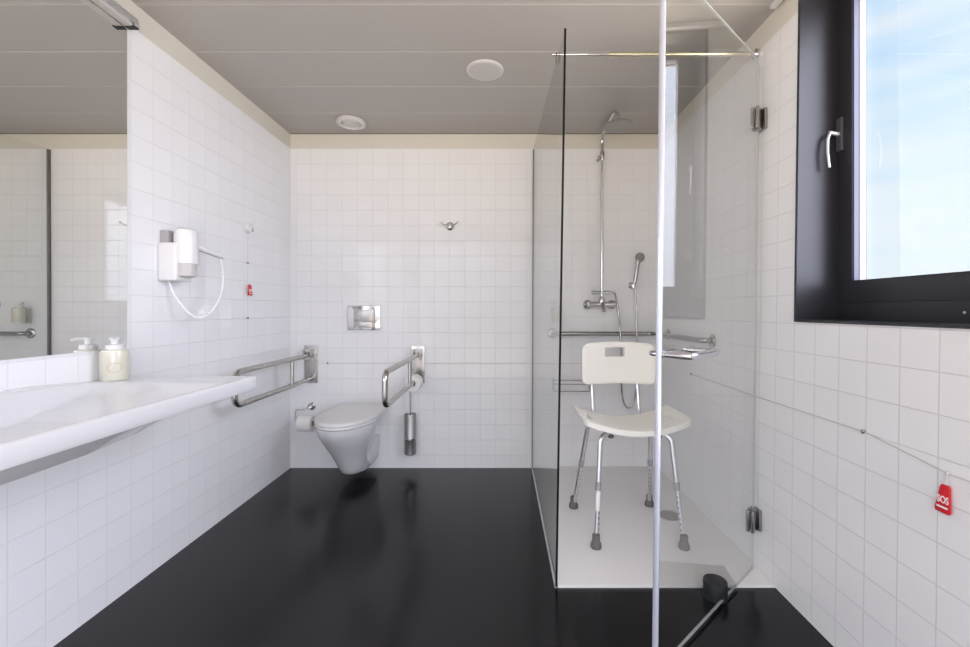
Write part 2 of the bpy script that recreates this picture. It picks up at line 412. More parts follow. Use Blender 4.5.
# ================================================================== SHOWER CHAIR
ch = thing('shower_chair', (.655, 2.25, .012), 'ivory plastic shower chair with backrest and aluminium legs on the tray', 'chair')
def corner_round(u, v, a, b):
    au, av = abs(u), abs(v)
    if au > a and av > b:
        s_, t_ = (au - a) / (1 - a), (av - b) / (1 - b)
        s2, t2 = s_ * math.sqrt(1 - t_*t_/2), t_ * math.sqrt(1 - s_*s_/2)
        u = math.copysign(a + s2 * (1 - a), u); v = math.copysign(b + t2 * (1 - b), v)
    return u, v
SXC, SY0, SY1 = .668, 2.075, 2.405
def seat_pos(u, v, side):
    u, v = corner_round(u, v, .86, .74)
    x = SXC + .266 * u; yc = (SY0 + SY1) / 2; y = yc + (SY1 - SY0) / 2 * v
    y -= .030 * (1 - u*u) * smooth(.3, -1, v); y += .018 * (1 - u*u) * smooth(.2, 1, v)
    e = max(abs(u), abs(v)); rim = smooth(.80, .95, e)
    z = .5465 + .060 * abs(u) ** 2.0 - .009 * v * (1 - u*u) + .007 * rim - .006 * smooth(.95, 1, e)
    if side: z -= .018 + .014 * rim - .008 * smooth(.95, 1, e)
    return Vector((x, y, z))
def seat_mask(i, j):      # hand slots near both ends
    return not ((3 <= i <= 4 or 35 <= i <= 36) and 7 <= j <= 16)
MB().plate(40, 24, seat_mask, seat_pos).build('seat', plastic_seat, ch, angle=50)
def back_pos(u, v, side):
    u, v = corner_round(u, v, .80, .66)
    x = SXC + .004 + .207 * u; z = .825 + .115 * v + .012 * (1 - u*u) * (1 if v > 0 else .4) * abs(v)
    e = max(abs(u), abs(v))
    y = 2.470 - .040 * u*u + (.020 if side else 0) + (.006 * smooth(.9, 1, e) * (-1 if side else 1)) + .03 * (z - .8)
    return Vector((x, y, z))
def back_mask(i, j): return not (13 <= i <= 23 and 16 <= j <= 20)
MB().plate(40, 24, back_mask, back_pos).build('backrest', plastic_seat, ch, angle=50)
for bx in (.530, .792):
    MB().tube([(bx, 2.492, .86), (bx, 2.487, .70), (bx, 2.455, .555), (bx, 2.40, .525), (bx, 2.20, .525)], .0105, fillet=.03).build('back_post', alu, ch)
legs = [((.454, 2.037), (.492, 2.115), 0), ((.867, 2.030), (.840, 2.115), 1), ((.418, 2.449), (.478, 2.345), 2), ((.857, 2.474), (.824, 2.352), 3)]
for (fx, fy), (tx, ty), k in legs:
    zf, zt = .012, .505
    A, T = Vector((fx, fy, zf)), Vector((tx, ty, zt)); dirv = (T - A).normalized()
    at = lambda z: A + (T - A) * ((z - zf) / (zt - zf))
    cxn, cyn = (.64, 2.24)
    inward = Vector((.10 if tx < SXC else -.10, (.05 if ty < 2.24 else -.05), 0))
    lg = MB().tube([at(.272), T, T + inward * .45 + Vector((0, 0, .026)), T + inward * 1.3 + Vector((0, 0, .026))], .0125, 16, fillet=.045).build('leg', alu, ch)
    ext = MB().tube([at(.05), at(.285)], .0105, 14).build('extension_tube', alu, lg)
    MB().cyl(at(.268), at(.305), .0145, 18).build('collar', grey_pl, lg)
    foot = MB().lathe(A, (0, 0, 1), [(.024, 0), (.026, .006), (.0245, .022), (.018, .03), (.0175, .062), (.0125, .066)], 20).build('rubber_foot', rubber_g, lg)
    hs = MB()
    side = Vector((1 if k in (0, 2) else -1, -1.2, 0)).normalized()
    for q in range(7):
        c = at(.095 + q * .024); hs.cyl(c + side * .0098, c + side * .0108, .0035, 8)
    hs.build('adjustment_holes', dark_m, lg)
    if k == 0:
        MB().tube([at(.175), at(.262)], .0113, 16).build('white_sticker', white_ink, lg)['label'] = 'white sticker wrapped round the leg'
for kx in (.552, .792):
    MB().lathe((kx, 2.150, .526), (.0, -.25, -1), [(.005, -.006), (.005, .012), (.014, .014), (.015, .026), (.008, .030)], 14).build('clamp_knob', rubber_g, ch)

# ================================================================== SHOWER COLUMN, HAND SHOWER, RAILS
OFF = .055
px_x = (602.0 - CX) * (D - OFF) / F
mixz = EYE - (304 - CY) * S
sc_ = thing('shower_column', (px_x, D, 1.1), 'chrome riser pipe with round rain head and lever mixer on back wall', 'shower')
YP = D - OFF
MB().tube([(px_x, YP, 1.215), (px_x, YP, 2.33), (px_x, YP - .05, 2.375), (px_x + .0, 2.70, 2.383), (px_x + .012, 2.672, 2.345), (px_x + .016, 2.672, 2.312)], .0098, 14, fillet=.03).build('riser_pipe', chrome, sc_)
MB().lathe((px_x + .018, 2.700, 2.284), (-.02, .03, 1), [(.0, -.003), (.086, -.002), (.091, .003), (.088, .008), (.03, .013), (.014, .022), (.013, .03)], 40).build('rain_head', head_m, sc_)
wb = MB().lathe((px_x, D - .001, 2.222), (0, -1, 0), [(.022, 0), (.022, .006), (.010, .010), (.010, OFF)], 20)
wb.lathe((px_x, YP, 2.195), (0, 0, 1), [(.014, 0), (.017, .01), (.017, .05), (.013, .06)], 18).build('wall_bracket', chrome, sc_)
MB().tube([(px_x - .012, YP - .01, 2.20), (px_x - .036, YP - .03, 2.178)], .010).build('hook_holder', chrome, sc_)
xl_, xr_ = (587.5 - CX) * S, (611.5 - CX) * S
for x_ in (xl_, xr_):
    MB().lathe((x_, D - .0005, mixz - .004), (0, -1, 0), [(.034, 0), (.034, .006), (.028, .014), (.018, .020), (.017, .05)], 24).build('escutcheon', chrome, sc_)
body = MB().tube([(xl_ - .004, D - .052, mixz - .004), (xr_ + .004, D - .052, mixz - .004)], .019, 18)
body.lathe((px_x, YP, mixz - .010), (0, 0, 1), [(.020, 0), (.024, .012), (.022, .045), (.014, .062)], 20).build('mixer_body', chrome, sc_)
MB().loft([[(px_x - .010, YP - .016, mixz + .012), (px_x + .010, YP - .016, mixz + .012), (px_x + .010, YP - .030, mixz + .012), (px_x - .010, YP - .030, mixz + .012)],
           [(px_x - .012, YP - .050, mixz - .058), (px_x + .012, YP - .050, mixz - .058), (px_x + .012, YP - .060, mixz - .054), (px_x - .012, YP - .060, mixz - .054)]]).build('lever', dark_steel, sc_, bevel=.003)
MB().tube([(px_x - .052, YP, 1.258), (px_x + .055, YP, 1.258)], .011, 14).lathe((px_x - .052, YP, 1.258), (-1, 0, 0), [(.015, 0), (.015, .018), (.011, .021)], 16).build('diverter', chrome, sc_)

hsx = (634 - CX) * (D - .05) / F
hs = thing('hand_shower', (hsx, D, 1.2), 'chrome hand shower resting in its wall holder right of the mixer', 'hand shower')
hc = P(640, 257, D - .085)
hd = P(635.5, 279, D - .06)
MB().tube([hd + Vector((-.006, .0, -.03)), hd, hd + (hc - hd) * .55 + Vector((-.004, 0, 0)), hc + Vector((-.008, .012, -.006))], [.010, .014, .013, .015], 14).build('handle', dark_steel, hs)
MB().lathe(hc + Vector((0, .012, 0)), (.15, -1, -.25), [(.012, -.012), (.030, -.004), (.034, .008), (.031, .016), (.0, .017)], 24).build('spray_head', dark_steel, hs)
h0 = Vector((px_x + .055, YP, 1.258)); zq = lambda y: EYE - (y - CY) * S
hose = [h0, h0 + Vector((.03, -.004, -.004)), (.112*0 + (614.5-CX)*S, D - .05, zq(299)), ((617-CX)*S, D - .045, zq(315)), ((617.5-CX)*S, D - .075, zq(332)), ((618.5-CX)*S, D - .075, zq(360)), ((619.5-CX)*S, D - .05, zq(385)),
        ((622-CX)*S, D - .045, zq(401)), ((627-CX)*S, D - .045, zq(406.5)), ((632-CX)*S, D - .045, zq(401)), ((634-CX)*S, D - .05, zq(385)), ((634-CX)*S, D - .078, zq(360)), ((633.5-CX)*S, D - .078, zq(332)), ((633.2-CX)*S, D - .066, zq(305)), hd + Vector((-.006, .0, -.03))]
def catmull(pts, n=8):
    pts = [Vector(p) for p in pts]; q = [pts[0]] + pts + [pts[-1]]; out = []
    for i in range(1, len(q) - 2):
        p0, p1, p2, p3 = q[i-1], q[i], q[i+1], q[i+2]
        for k in range(n):
            t_ = k / n
            out.append(.5 * ((2*p1) + (p2-p0)*t_ + (2*p0-5*p1+4*p2-p3)*t_*t_ + (3*p1-p0-3*p2+p3)*t_**3))
    out.append(pts[-1]); return out
MB().tube(catmull(hose), .0062, 10).build('hose', steel, hs)
br_ = thing('hand_shower_holder', (hsx - .005, D, zq(285)), 'small chrome wall holder gripping the hand shower, right of the mixer', 'holder')
MB().lathe((hsx - .004, D - .0005, zq(285.5)), (0, -1, 0), [(.022, 0), (.022, .006), (.013, .014), (.012, .035)], 20).build('rosette', chrome, br_)
MB().lathe((hsx - .004, D - .052, zq(288.5)), (.0, .0, 1), [(.016, 0), (.018, .008), (.018, .030), (.0155, .036)], 18).build('clip', chrome, br_)

zb_ = .968
gb = thing('grab_bar', (1.08, 3.04, .92), 'long steel corner grab bar running along back and right shower walls', 'grab bar')
xw = XR(zb_)
MB().tube([(.377, D - .004, zb_), (.377, D - .058, zb_), (xw - .060, D - .058, zb_), (xw - .060, 2.303, zb_ + .004), (xw - .004, 2.303, zb_ + .004)], .0155, 16, fillet=.045).build('rail', dark_steel, gb)
MB().cyl((xw - .004, 2.911, zb_), (xw - .06, 2.911, zb_), .012).build('standoff', dark_steel, gb)
fl = [(.036, 0), (.036, .004), (.030, .009), (.017, .011)]
MB().lathe((.377, D - .001, zb_), (0, -1, 0), fl, 28).build('flange', steel, gb)
for yy in (2.911, 2.303): MB().lathe((xw - .0015, yy, zb_ + .002), (-1, 0, 0), fl, 28).build('flange', steel, gb)

# wire soap basket
wbk = MB(); bx0, bx1 = (553 - CX) * S, (589 - CX) * S
za, zb2, zc = zq(378), zq(381.8), zq(389)
for z_, y_ in ((za, D - .10), (zb2, D - .10), (zc, D - .085)):
    wbk.tube([(bx0, D - .003, z_), (bx0, y_, z_), (bx1, y_, z_), (bx1, D - .003, z_)], .0036, 8, fillet=.02)
for x_ in (bx0, bx1):
    wbk.tube([(x_, D - .004, za + .003), (x_, D - .004, zc - .003)], .0034, 8)
    wbk.tube([(x_, D - .070, zc), (x_, D - .070, za)], .0026, 8)
tag(wbk.build('wire_basket', dark_steel, loc=((bx0 + bx1) / 2, D, zc)), 'small chrome wire soap basket on back shower wall, partly behind the chair back', 'basket')

# bottles with pump
def bottle(loc, axis_out, label, group, r=.043, h=.115):
    b_ = thing('soap_bottle', loc, label, 'soap bottle', group); o = Vector(loc)
    MB().lathe(o, (0, 0, 1), [(r*.93, 0), (r, .006), (r, h*.86), (r*.93, h*.97), (r*.6, h), (r*.4, h*1.02)], 32).build('bottle_body', soap_m, b_)
    cp = MB().lathe(o, (0, 0, 1), [(r*.62, h*1.0), (r*.62, h*1.13), (r*.28, h*1.16), (r*.25, h*1.3), (r*.36, h*1.3), (r*.36, h*1.37), (0, h*1.38)], 24)
    a = Vector(axis_out).normalized(); top = o + Vector((0, 0, h * 1.335))
    cp.tube([top, top + a * r * .9, top + a * r * 1.15 + Vector((0, 0, -.006))], .006, 10)
    cp.build('pump', plastic_w, b_)
    em = MB(); n = 28; ang = math.atan2(-o.y, -o.x) if abs(o.x) > 1 else math.atan2(-1, 0)
    rings = []
    for i in range(n + 1):
        t_ = 2 * PI * i / n; rr = []
        for k in (1.0, .80):
            th = ang + .55 * k * math.cos(t_); z_ = h * .42 + h * .17 * k * math.sin(t_)
            rr.append(o + Vector(((r + .0006) * math.cos(th), (r + .0006) * math.sin(th), z_)))
        rings.append(rr)
    vs = [p for q in rings for p in q]
    em.add(vs, [(2*i, 2*i+1, 2*i+3, 2*i+2) for i in range(n)])
    e_ = em.build('emblem', soap_label, b_); e_['label'] = 'oval emblem printed on the bottle'
    return b_
ZB = .873
bottle((-1.447, 1.618, ZB + .001), (.6, -.8, 0), 'cream liquid soap pump bottle standing on the far rim of the washbasin', 'soap pump bottles')
wl = Vector(((555.5 - CX) * S, D - .060, zq(322)))
bottle(tuple(wl), (-1, -.2, 0), 'cream soap pump bottle held on back shower wall above grab bar end', 'soap pump bottles', r=.036, h=.105)
hold = thing('bottle_holder', (wl.x, D, wl.z), 'white wall holder carrying the soap bottle in the shower', 'holder')
MB().box((wl.x - .024, D - .010, wl.z - .012), (wl.x + .024, D - .0005, wl.z + .10)).build('back_plate', plastic_w, hold, bevel=.003)
MB().lathe((wl.x, wl.y, wl.z - .008), (0, 0, 1), [(.02, -.002), (.040, 0), (.040, .007), (.0, .0075)], 28).box((wl.x - .012, wl.y + .03, wl.z - .008), (wl.x + .012, D - .002, wl.z - .001)).build('support_ring', plastic_w, hold)

# ================================================================== WASHBASIN
X0, X1, Y0, Y1 = XL + .0005, -.970, .30, 1.722
bs = thing('washbasin', (-1.24, 1.0, .82), 'long white ceramic washbasin slab fixed to left wall under the mirror', 'washbasin')
nx, ny = 96, 90
def bz(x, y):
    back = smooth(X0 + .056, X0 + .086, x); front = smooth(X1 - .016, X1 - .075, x)
    t_ = min(1, max(0, (1.575 - y) / .325)); far = t_ * .82 + .18 * smooth(0, .25, t_) - .0 * t_
    far = far * (1 - .06 * smooth(.85, 1, t_)); near = smooth(Y0 + .10, Y0 + .22, y)
    dep = .080 * min(back, front, far, near) + .012 * smooth(1.25, .95, y) * min(back, front, near)
    lip = .018 * smooth(X0 + .085, X0 + .055, x) * smooth(1.62, 1.34, y)
    return ZB - dep + lip
mb = MB(); vs = []
ex = .010
xs = [X0 + (X1 - ex - X0) * i / nx for i in range(nx + 1)]; ys = [Y0 + ex + (Y1 - 2*ex - Y0) * j / ny for j in range(ny + 1)]
for x in xs:
    for y in ys: vs.append(Vector((x, y, bz(x, y))))
fs = [(i*(ny+1)+j, (i+1)*(ny+1)+j, (i+1)*(ny+1)+j+1, i*(ny+1)+j+1) for i in range(nx) for j in range(ny)]
mb.add(vs, fs)
# skirt with a rounded edge
bd = [(xs[i], ys[0], 0, -1) for i in range(nx + 1)] + [(xs[nx], ys[j], 1, 0) for j in range(ny + 1)] + [(xs[i], ys[ny], 0, 1) for i in range(nx, -1, -1)]
ringz = []
for (off, dz) in ((0, 0), (ex*.45, -.0012), (ex*.8, -.0045), (ex, -.010), (ex*.9, -.045), (ex*.6, -.052), (-.02, -.054)):
    row = []
    for k, (x, y, nx_, ny_) in enumerate(bd):
        if x >= xs[nx] - 1e-6 and abs(y - ys[0]) < 1e-6: nx_, ny_ = .75, -.75
        if x >= xs[nx] - 1e-6 and abs(y - ys[ny]) < 1e-6: nx_, ny_ = .75, .75
        row.append(Vector((x + nx_ * off, y + ny_ * off, bz(x, y) + dz)))
    ringz.append(row)
mb.loft(ringz, closed=False, caps=False)
mb.build('basin_slab', ceramic, bs, angle=60)
u_ = MB()
sect = lambda y, x1, z0: [(X0, y, .825), (X0, y, z0 + .01), (X0 + .10, y, z0), (x1 - .05, y, z0), (x1, y, .825)]
u_.loft([sect(.36, -.995, .765), sect(1.08, -.985, .772), sect(1.22, -.985, .782), sect(1.33, -.995, .812), sect(1.42, -1.02, .8235)], closed=False, caps=False)
u_.build('bowl_underside', ceramic, bs, bevel=.006)

# mirror + lamp above it
tag(MB().box((XL + .0005, .55, .985), (XL + .010, 1.729, 2.262)).build('mirror', mirror_m, loc=(XL + .005, 1.14, .985)), 'large frameless wall mirror above the washbasin', 'mirror')
ml = thing('mirror_lamp', (XL + .03, 1.1, 2.28), 'slim aluminium lamp housing along the top edge of the mirror', 'lamp')
MB().box((XL + .001, .5, 2.276), (XL + .052, 1.722, 2.302)).build('housing', alu_light, ml, bevel=.003)
MB().box((XL + .012, .5, 2.264), (XL + .044, 1.715, 2.2765)).build('diffuser', lamp_m, ml, bevel=.003)
MB().box((XL + .001, 1.7225, 2.264), (XL + .052, 1.735, 2.302)).build('end_cap', alu_light, ml, bevel=.002)
MB().box((XL + .014, 1.712, 2.2622), (XL + .054, 1.7345, 2.2665)).build('end_slot', dark_m, ml)

# ================================================================== HAIR DRYER
hdv = thing('hair_dryer', (XL, 1.945, 1.2645), 'white wall mounted hair dryer with curly cord right of the mirror', 'hair dryer')
MB().box((XL + .0005, 1.892, 1.2645), (-1.424, 2.000, 1.4335)).build('wall_base', plastic_w, hdv, bevel=.010, bseg=3)
MB().box((XL + .0005, 1.905, 1.43), (-1.470, 1.985, 1.490)).build('top_cradle', grey_pl, hdv, bevel=.006)
bc = Vector((-1.418, 1.948, 0))
MB().lathe((bc.x, bc.y, 1.343), (0, 0, 1), [(.034, -.002), (.045, 0), (.0465, .03), (.0465, .125), (.042, .15), (.028, .160), (.0, .161)], 32).build('barrel', plastic_w, hdv)
MB().lathe((bc.x, bc.y, 1.285), (0, 0, 1), [(.036, 0), (.040, .004), (.040, .058)], 28).build('nozzle', lamp_m, hdv)
h_a, h_b = Vector((-1.395, 1.975, 1.428)), P(221, 256, 2.108)
hn = MB().tube([h_a, h_a.lerp(h_b, .4), h_b], [.017, .014, .011], 16).build('handle', plastic_w, hdv)
MB().tube([h_a + Vector((.004, -.004, -.017)), h_a.lerp(h_b, .5) + Vector((0, -.002, -.013)), h_b + Vector((0, 0, -.010))], .004, 8).build('handle_seam', grey_pl, hn)
MB().tube([h_b + Vector((-.012, -.004, .016)), h_b + Vector((.004, .004, -.016))], .006, 8).build('switch', grey_pl, hn)
cpts = [h_b + Vector((0, 0, -.01)), P(222.5, 270, 2.11), P(223, 285, 2.10), P(219, 300, 2.07), P(211, 312, 2.03), P(201, 317.5, 2.0), P(190, 314, 1.97), P(180, 303, 1.95), P(173, 292, 1.94), P(169, 281, 1.935)]
MB().tube(catmull(cpts, 10), .0042, 8).build('cord', cord_w, hdv)
cc = catmull(cpts, 40); cm_ = []
for i, p in enumerate(cc):
    if 40 < i < 180:
        tg = (cc[min(i+1, len(cc)-1)] - cc[i-1]).normalized(); u = tg.cross(Vector((1, 0, .2))).normalized(); w = tg.cross(u)
        cm_.append(p + (u * math.cos(i * .75) + w * math.sin(i * .75)) * .0062)
MB().tube(cm_, .0022, 6).build('cord_coil', cord_w, hdv)

# ================================================================== EMERGENCY CORDS + TAGS
def red_tag(top, tng, nrm, scale, label, gap, wide=1.0):
    """top: tie point; tng: horizontal direction of reading; nrm: towards the room"""
    top = Vector(top); tng = Vector(tng).normalized(); nrm = Vector(nrm).normalized(); up = Vector((0, 0, 1))
    t_ = thing('emergency_tag', top - up * (.085 * scale + gap), label, 'tag', 'red emergency tags')
    q = lambda a, b: top + tng * (a * wide - .10 * b) * scale - up * (b * scale + gap)
    poly = [(-.012, 0), (.012, 0), (.018, .006), (.030, .066), (.027, .074), (-.027, .074), (-.030, .066), (-.018, .006)]
    th = .006 * scale
    bd_ = MB().prism([q(a, b) + nrm * .002 for a, b in poly], nrm * th).build('tag_body', red_m, t_, bevel=.001)
    tx = text_faces('SOS', .026 * scale, q(0, .040) + nrm * (th + .0021), tng * wide, up, nrm)
    tx.build('lettering', white_ink, t_)
    MB().prism([q(a, b) + nrm * (th + .0019) for a, b in ((-.022, .0565), (.022, .0565), (.022, .0615), (-.022, .0615))], nrm * .0005).build('printed_line', white_ink, t_)
    MB().tube([q(-.006, .006) + nrm * .004, top + nrm * .003, q(.006, .006) + nrm * .004], .0011, 6, fillet=.004).build('loop', cord_m, t_)
    return t_
def eyelet(mb_parent, p, nrm):
    MB().lathe(Vector(p) , nrm, [(.006, -.0035), (.0065, .004), (.003, .006), (.0, .0065)], 12).build('eyelet', steel, mb_parent)

# left wall: vertical cord below a small switch box
yl = 2.565
pc = thing('pull_cord', (XL, yl, 1.62), 'vertical emergency pull cord under a small round switch on left wall', 'pull cord', 'emergency cords')
MB().lathe((XL + .0005, yl, 1.622), (1, 0, 0), [(.030, 0), (.030, .010), (.026, .022), (.018, .026), (0, .027)], 24).build('switch_box', plastic_w, pc)
MB().lathe((XL + .020, yl + .012, 1.612), (1, 0, 0), [(.010, 0), (.010, .010), (0, .011)], 14).build('button', lamp_m, pc)
MB().tube([(XL + .006, yl, 1.60), (XL + .006, yl, .93)], .0013, 6).build('cord', cord_w, pc)
for py_ in (263, 318): eyelet(pc, (XL + .004, yl, EYE - (py_ - CY) * yl / F), (1, 0, 0))
red_tag((XL + .010, yl + .004, EYE - (283 - CY) * yl / F), (0, -1, 0), (1, 0, 0), .86, 'small red emergency tag hanging on left wall beyond the hair dryer', .010, .85)

# back wall cord
bcz = zq(363)
pc = thing('pull_cord', (-.2, D, bcz), 'horizontal emergency cord stretched low across the back wall', 'pull cord', 'emergency cords')
MB().tube([(-1.40, D - .004, bcz), (1.10, D - .004, bcz - .004)], .0014, 6).build('cord', cord_m, pc)
eyelet(pc, ((328 - CX) * S, D - .004, bcz), (0, -1, 0))

# right wall cord
pc = thing('pull_cord', (XR(.76), 1.34, .757), 'slack emergency cord strung along right wall below the window', 'pull cord', 'emergency cords')
RP = lambda y, z: (XR(z) - .005, y, z)
e1, e2, e3 = (2.548, .757), (1.340, .757), (1.088, .722)
MB().tube([RP(*e1), RP(1.95, .752), RP(*e2), RP(*e3), RP(.70, .722)], .0016, 8).build('cord', cord_m, pc)
eyelet(pc, RP(*e1), (-1, 0, 0)); eyelet(pc, RP(*e2), (-1, 0, 0))
MB().lathe(Vector(RP(*e3)) + Vector((-.0, 0, .002)), (0, 0, -1), [(.003, -.004), (.0042, 0), (.003, .007)], 10).build('knot', cord_m, pc)
red_tag(RP(1.088, .719), (0, -1, 0), (-1, 0, 0), .98, 'red emergency tag with white lettering hanging from cord on right wall', .026, .64)

# ================================================================== TOILET
TX = -.970
to = thing('toilet', (TX, 2.85, .075), 'white wall hung toilet with closed lid between two fold-down rails', 'toilet')
def outline(z, w, L, back=D - .0015, n=26, pw=2.0, wb=None):
    wb = w if wb is None else wb; yc = back - L + w * 1.45; pts = []
    for i in range(n + 1):
        a = PI * i / n
        cx_, sy_ = math.cos(a), math.sin(a)
        pts.append(Vector((TX + w * math.copysign(abs(cx_) ** (2 / pw), cx_), yc - w * 1.45 * abs(sy_) ** (2 / pw), z)))
    pts.append(Vector((TX - wb, back, z))); pts.append(Vector((TX + wb, back, z)))
    return pts
lv = [(.430, .178, .600), (.405, .178, .597), (.37, .172, .578), (.33, .161, .546), (.28, .144, .502), (.23, .124, .456), (.18, .106, .418), (.13, .090, .382), (.095, .079, .356), (.078, .068, .334), (.072, .052, .305)]
MB().loft([outline(z, w, L, wb=min(w, .066 + .04 * smooth(.22, .42, z))) for z, w, L in reversed(lv)]).build('bowl', ceramic, to, angle=60)
sh = [(.078, .088, .30), (.086, .096, .315), (.19, .106, .350), (.236, .109, .366), (.246, .102, .356)]
MB().loft([outline(z, w, L, pw=2.8) for z, w, L in sh]).build('base_shroud', ceramic, to, angle=60)
bk = D - .045
MB().loft([outline(z, w, L, back=bk, wb=w*.93) for z, w, L in ((.432, .176, .552), (.434, .181, .557), (.446, .182, .558), (.449, .179, .555))]).build('seat', plastic_w, to, angle=60)
MB().loft([outline(z, w, L, back=bk, wb=w*.93) for z, w, L in ((.452, .181, .557), (.454, .185, .561), (.464, .185, .561), (.470, .180, .556), (.473, .165, .540), (.4745, .12, .48))]).build('lid', plastic_w, to, angle=60)
for sx in (-.075, .075): MB().cyl((TX + sx - .02, bk + .012, .452), (TX + sx + .02, bk + .012, .452), .011).build('hinge', chrome, to)

fp0, fp1 = B(348, 330), B(380.5, 305.5)
fp = thing('flush_plate', ((fp0.x + fp1.x) / 2, D, fp0.z), 'rectangular chrome flush plate on back wall above the toilet', 'flush plate')
MB().box((fp0.x, D - .012, fp0.z), (fp1.x, D - .0005, fp1.z)).build('plate', chrome, fp, bevel=.004)
MB().box((fp0.x + .045, D - .017, fp0.z + .062), (fp1.x - .055, D - .0115, fp1.z - .028)).build('large_button', steel, fp, bevel=.003)
MB().box((fp0.x + .045, D - .017, fp0.z + .018), (fp1.x - .055, D - .0115, fp0.z + .057)).build('small_button', steel, fp, bevel=.003)
MB().tube([(fp0.x + .035, D - .013, fp1.z - .018), (fp1.x - .040, D - .013, fp1.z - .018), (fp1.x - .040, D - .013, fp0.z + .012)], .003, 8, fillet=.02).build('groove', grey_pl, fp)

# ---- fold-down rails either side of the toilet
def fold_rail(xc, label, zl=.642, strut=2.81):
    y1 = 2.200; zt = .815
    r_ = thing('fold_down_rail', (xc, D, .61), label, 'grab rail', 'fold-down rails beside the toilet')
    MB().box((xc - .047, D - .010, .612), (xc + .047, D - .0005, .880)).build('wall_plate', steel, r_, bevel=.003)
    u0 = [(xc - .032, D - .009), (xc + .032, D - .009), (xc + .032, D - .070), (xc + .023, D - .070), (xc + .023, D - .016), (xc - .023, D - .016), (xc - .023, D - .070), (xc - .032, D - .070)]
    yk = MB().prism([(a, b, .785) for a, b in u0], (0, 0, .070)).build('hinge_yoke', steel, r_)
    MB().cyl((xc - .036, D - .052, zt), (xc + .036, D - .052, zt), .011).build('hinge_pin', dark_steel, yk)
    MB().tube([(xc, D - .045, zt), (xc, y1, zt), (xc, y1, zl), (xc, D - .012, zl)], .0155, 16, fillet=.055).build('rail', steel, r_)
    MB().cyl((xc, strut, zl), (xc, strut, zt), .012).build('strut', steel, r_)
    for z_ in (.70, .645): MB().lathe((xc + .022, D - .009, z_), (0, -1, 0), [(.006, 0), (.006, .003), (0, .004)], 10).build('screw', dark_steel, r_)
    return r_
fold_rail(-1.355, 'fold-down steel support rail left of the toilet beside the left wall')
fold_rail(-.588, 'fold-down steel support rail right of the toilet with paper roll on it')

def roll(c, axis, r, w, label):
    o = thing('toilet_roll', c, label, 'toilet roll', 'toilet paper rolls'); c = Vector(c); a = Vector(axis).normalized()
    MB().lathe(c - a * w / 2, a, [(.021, 0), (r - .002, 0), (r, .002), (r, w - .002), (r - .002, w), (.021, w), (.0205, w), (.0205, 0)], 32, caps=False).build('paper', paper, o)
    MB().lathe(c - a * w / 2, a, [(.0205, .001), (.0205, w - .001), (.0185, w - .001), (.0185, .001), (.0205, .001)], 24, caps=False).build('core', core_m, o)
    return o
rc = P(306, 423.5, 3.00)
roll(tuple(rc), (1, .0, 0), .053, .098, 'white toilet roll on the chrome hook left of the toilet bowl')
rh = thing('toilet_roll_holder', (rc.x + .06, D, rc.z + .09), 'chrome toilet roll holder on back wall left of the toilet', 'holder')
hp_ = B(312, 406)
MB().lathe((hp_.x, D - .0005, hp_.z), (0, -1, 0), [(.028, 0), (.028, .008), (.016, .016), (.014, .040)], 24).build('rosette', chrome, rh)
MB().tube([(hp_.x, D - .035, hp_.z), (hp_.x, rc.y, hp_.z - .004), (rc.x - .075, rc.y, hp_.z - .006), (rc.x - .075, rc.y, rc.z + .012), (rc.x + .055, rc.y, rc.z + .012)], .0048, 10, fillet=.018).build('wire_arm', chrome, rh)
roll((-.588, 2.945, .6385), (0, 1, 0), .054, .095, 'white toilet roll threaded on lower bar of the right fold-down rail')

# ---- toilet brush
bcx, bcy = (410.5 - CX) * 3.04 / F, 3.035
bh = thing('brush_holder', (bcx, bcy, .125), 'chrome cylinder brush holder mounted on back wall right of the toilet', 'brush holder')
MB().lathe((bcx, bcy, .122), (0, 0, 1), [(.036, 0), (.041, .004), (.041, .105), (.0415, .106), (.0415, .112), (.041, .113), (.041, .276), (.039, .282), (.037, .276), (.037, .02), (0, .018)], 32).build('canister', soft_steel, bh)
MB().lathe((bcx, bcy, .228), (0, 0, 1), [(.0412, 0), (.0432, .001), (.0432, .007), (.0412, .008)], 32).build('ring', chrome, bh)
MB().box((bcx - .016, bcy + .035, .30), (bcx + .016, D - .0005, .36)).build('wall_bracket', chrome, bh, bevel=.003)
tb = thing('toilet_brush', (bcx, bcy, .15), 'toilet brush with thin steel handle standing in the chrome cylinder holder', 'brush')
MB().cyl((bcx, bcy, .22), (bcx, bcy, .585), .0055, 12).build('handle', steel, tb)
MB().lathe((bcx, bcy, .385), (0, 0, 1), [(.0, 0), (.034, .002), (.034, .007), (.010, .016), (.0058, .018)], 24).build('cover_cap', dark_steel, tb)
MB().lathe((bcx, bcy, .145), (0, 0, 1), [(.012, 0), (.030, .008), (.032, .06), (.022, .082), (.006, .085)], 18).build('bristles', plastic_w, tb)

# ---- double hook
hk = thing('wall_hook', tuple(B(450, 226.5)), 'chrome double robe hook high on the back wall', 'hook')
c = B(450, 226.5)
MB().lathe((c.x, D - .0005, c.z), (0, -1, 0), [(.029, 0), (.029, .006), (.020, .013), (.014, .022), (0, .024)], 24).build('rosette', chrome, hk)
for sx in (-1, 1):
    MB().tube([(c.x + sx * .008, D - .018, c.z), (c.x + sx * .030, D - .034, c.z + .002), (c.x + sx * .056, D - .046, c.z + .020)], [.006, .005, .0045], 10).lathe((c.x + sx * .056, D - .046, c.z + .020), (sx, -.4, .8), [(.004, -.003), (.007, 0), (.006, .006), (0, .008)], 12).build('arm', chrome, hk)

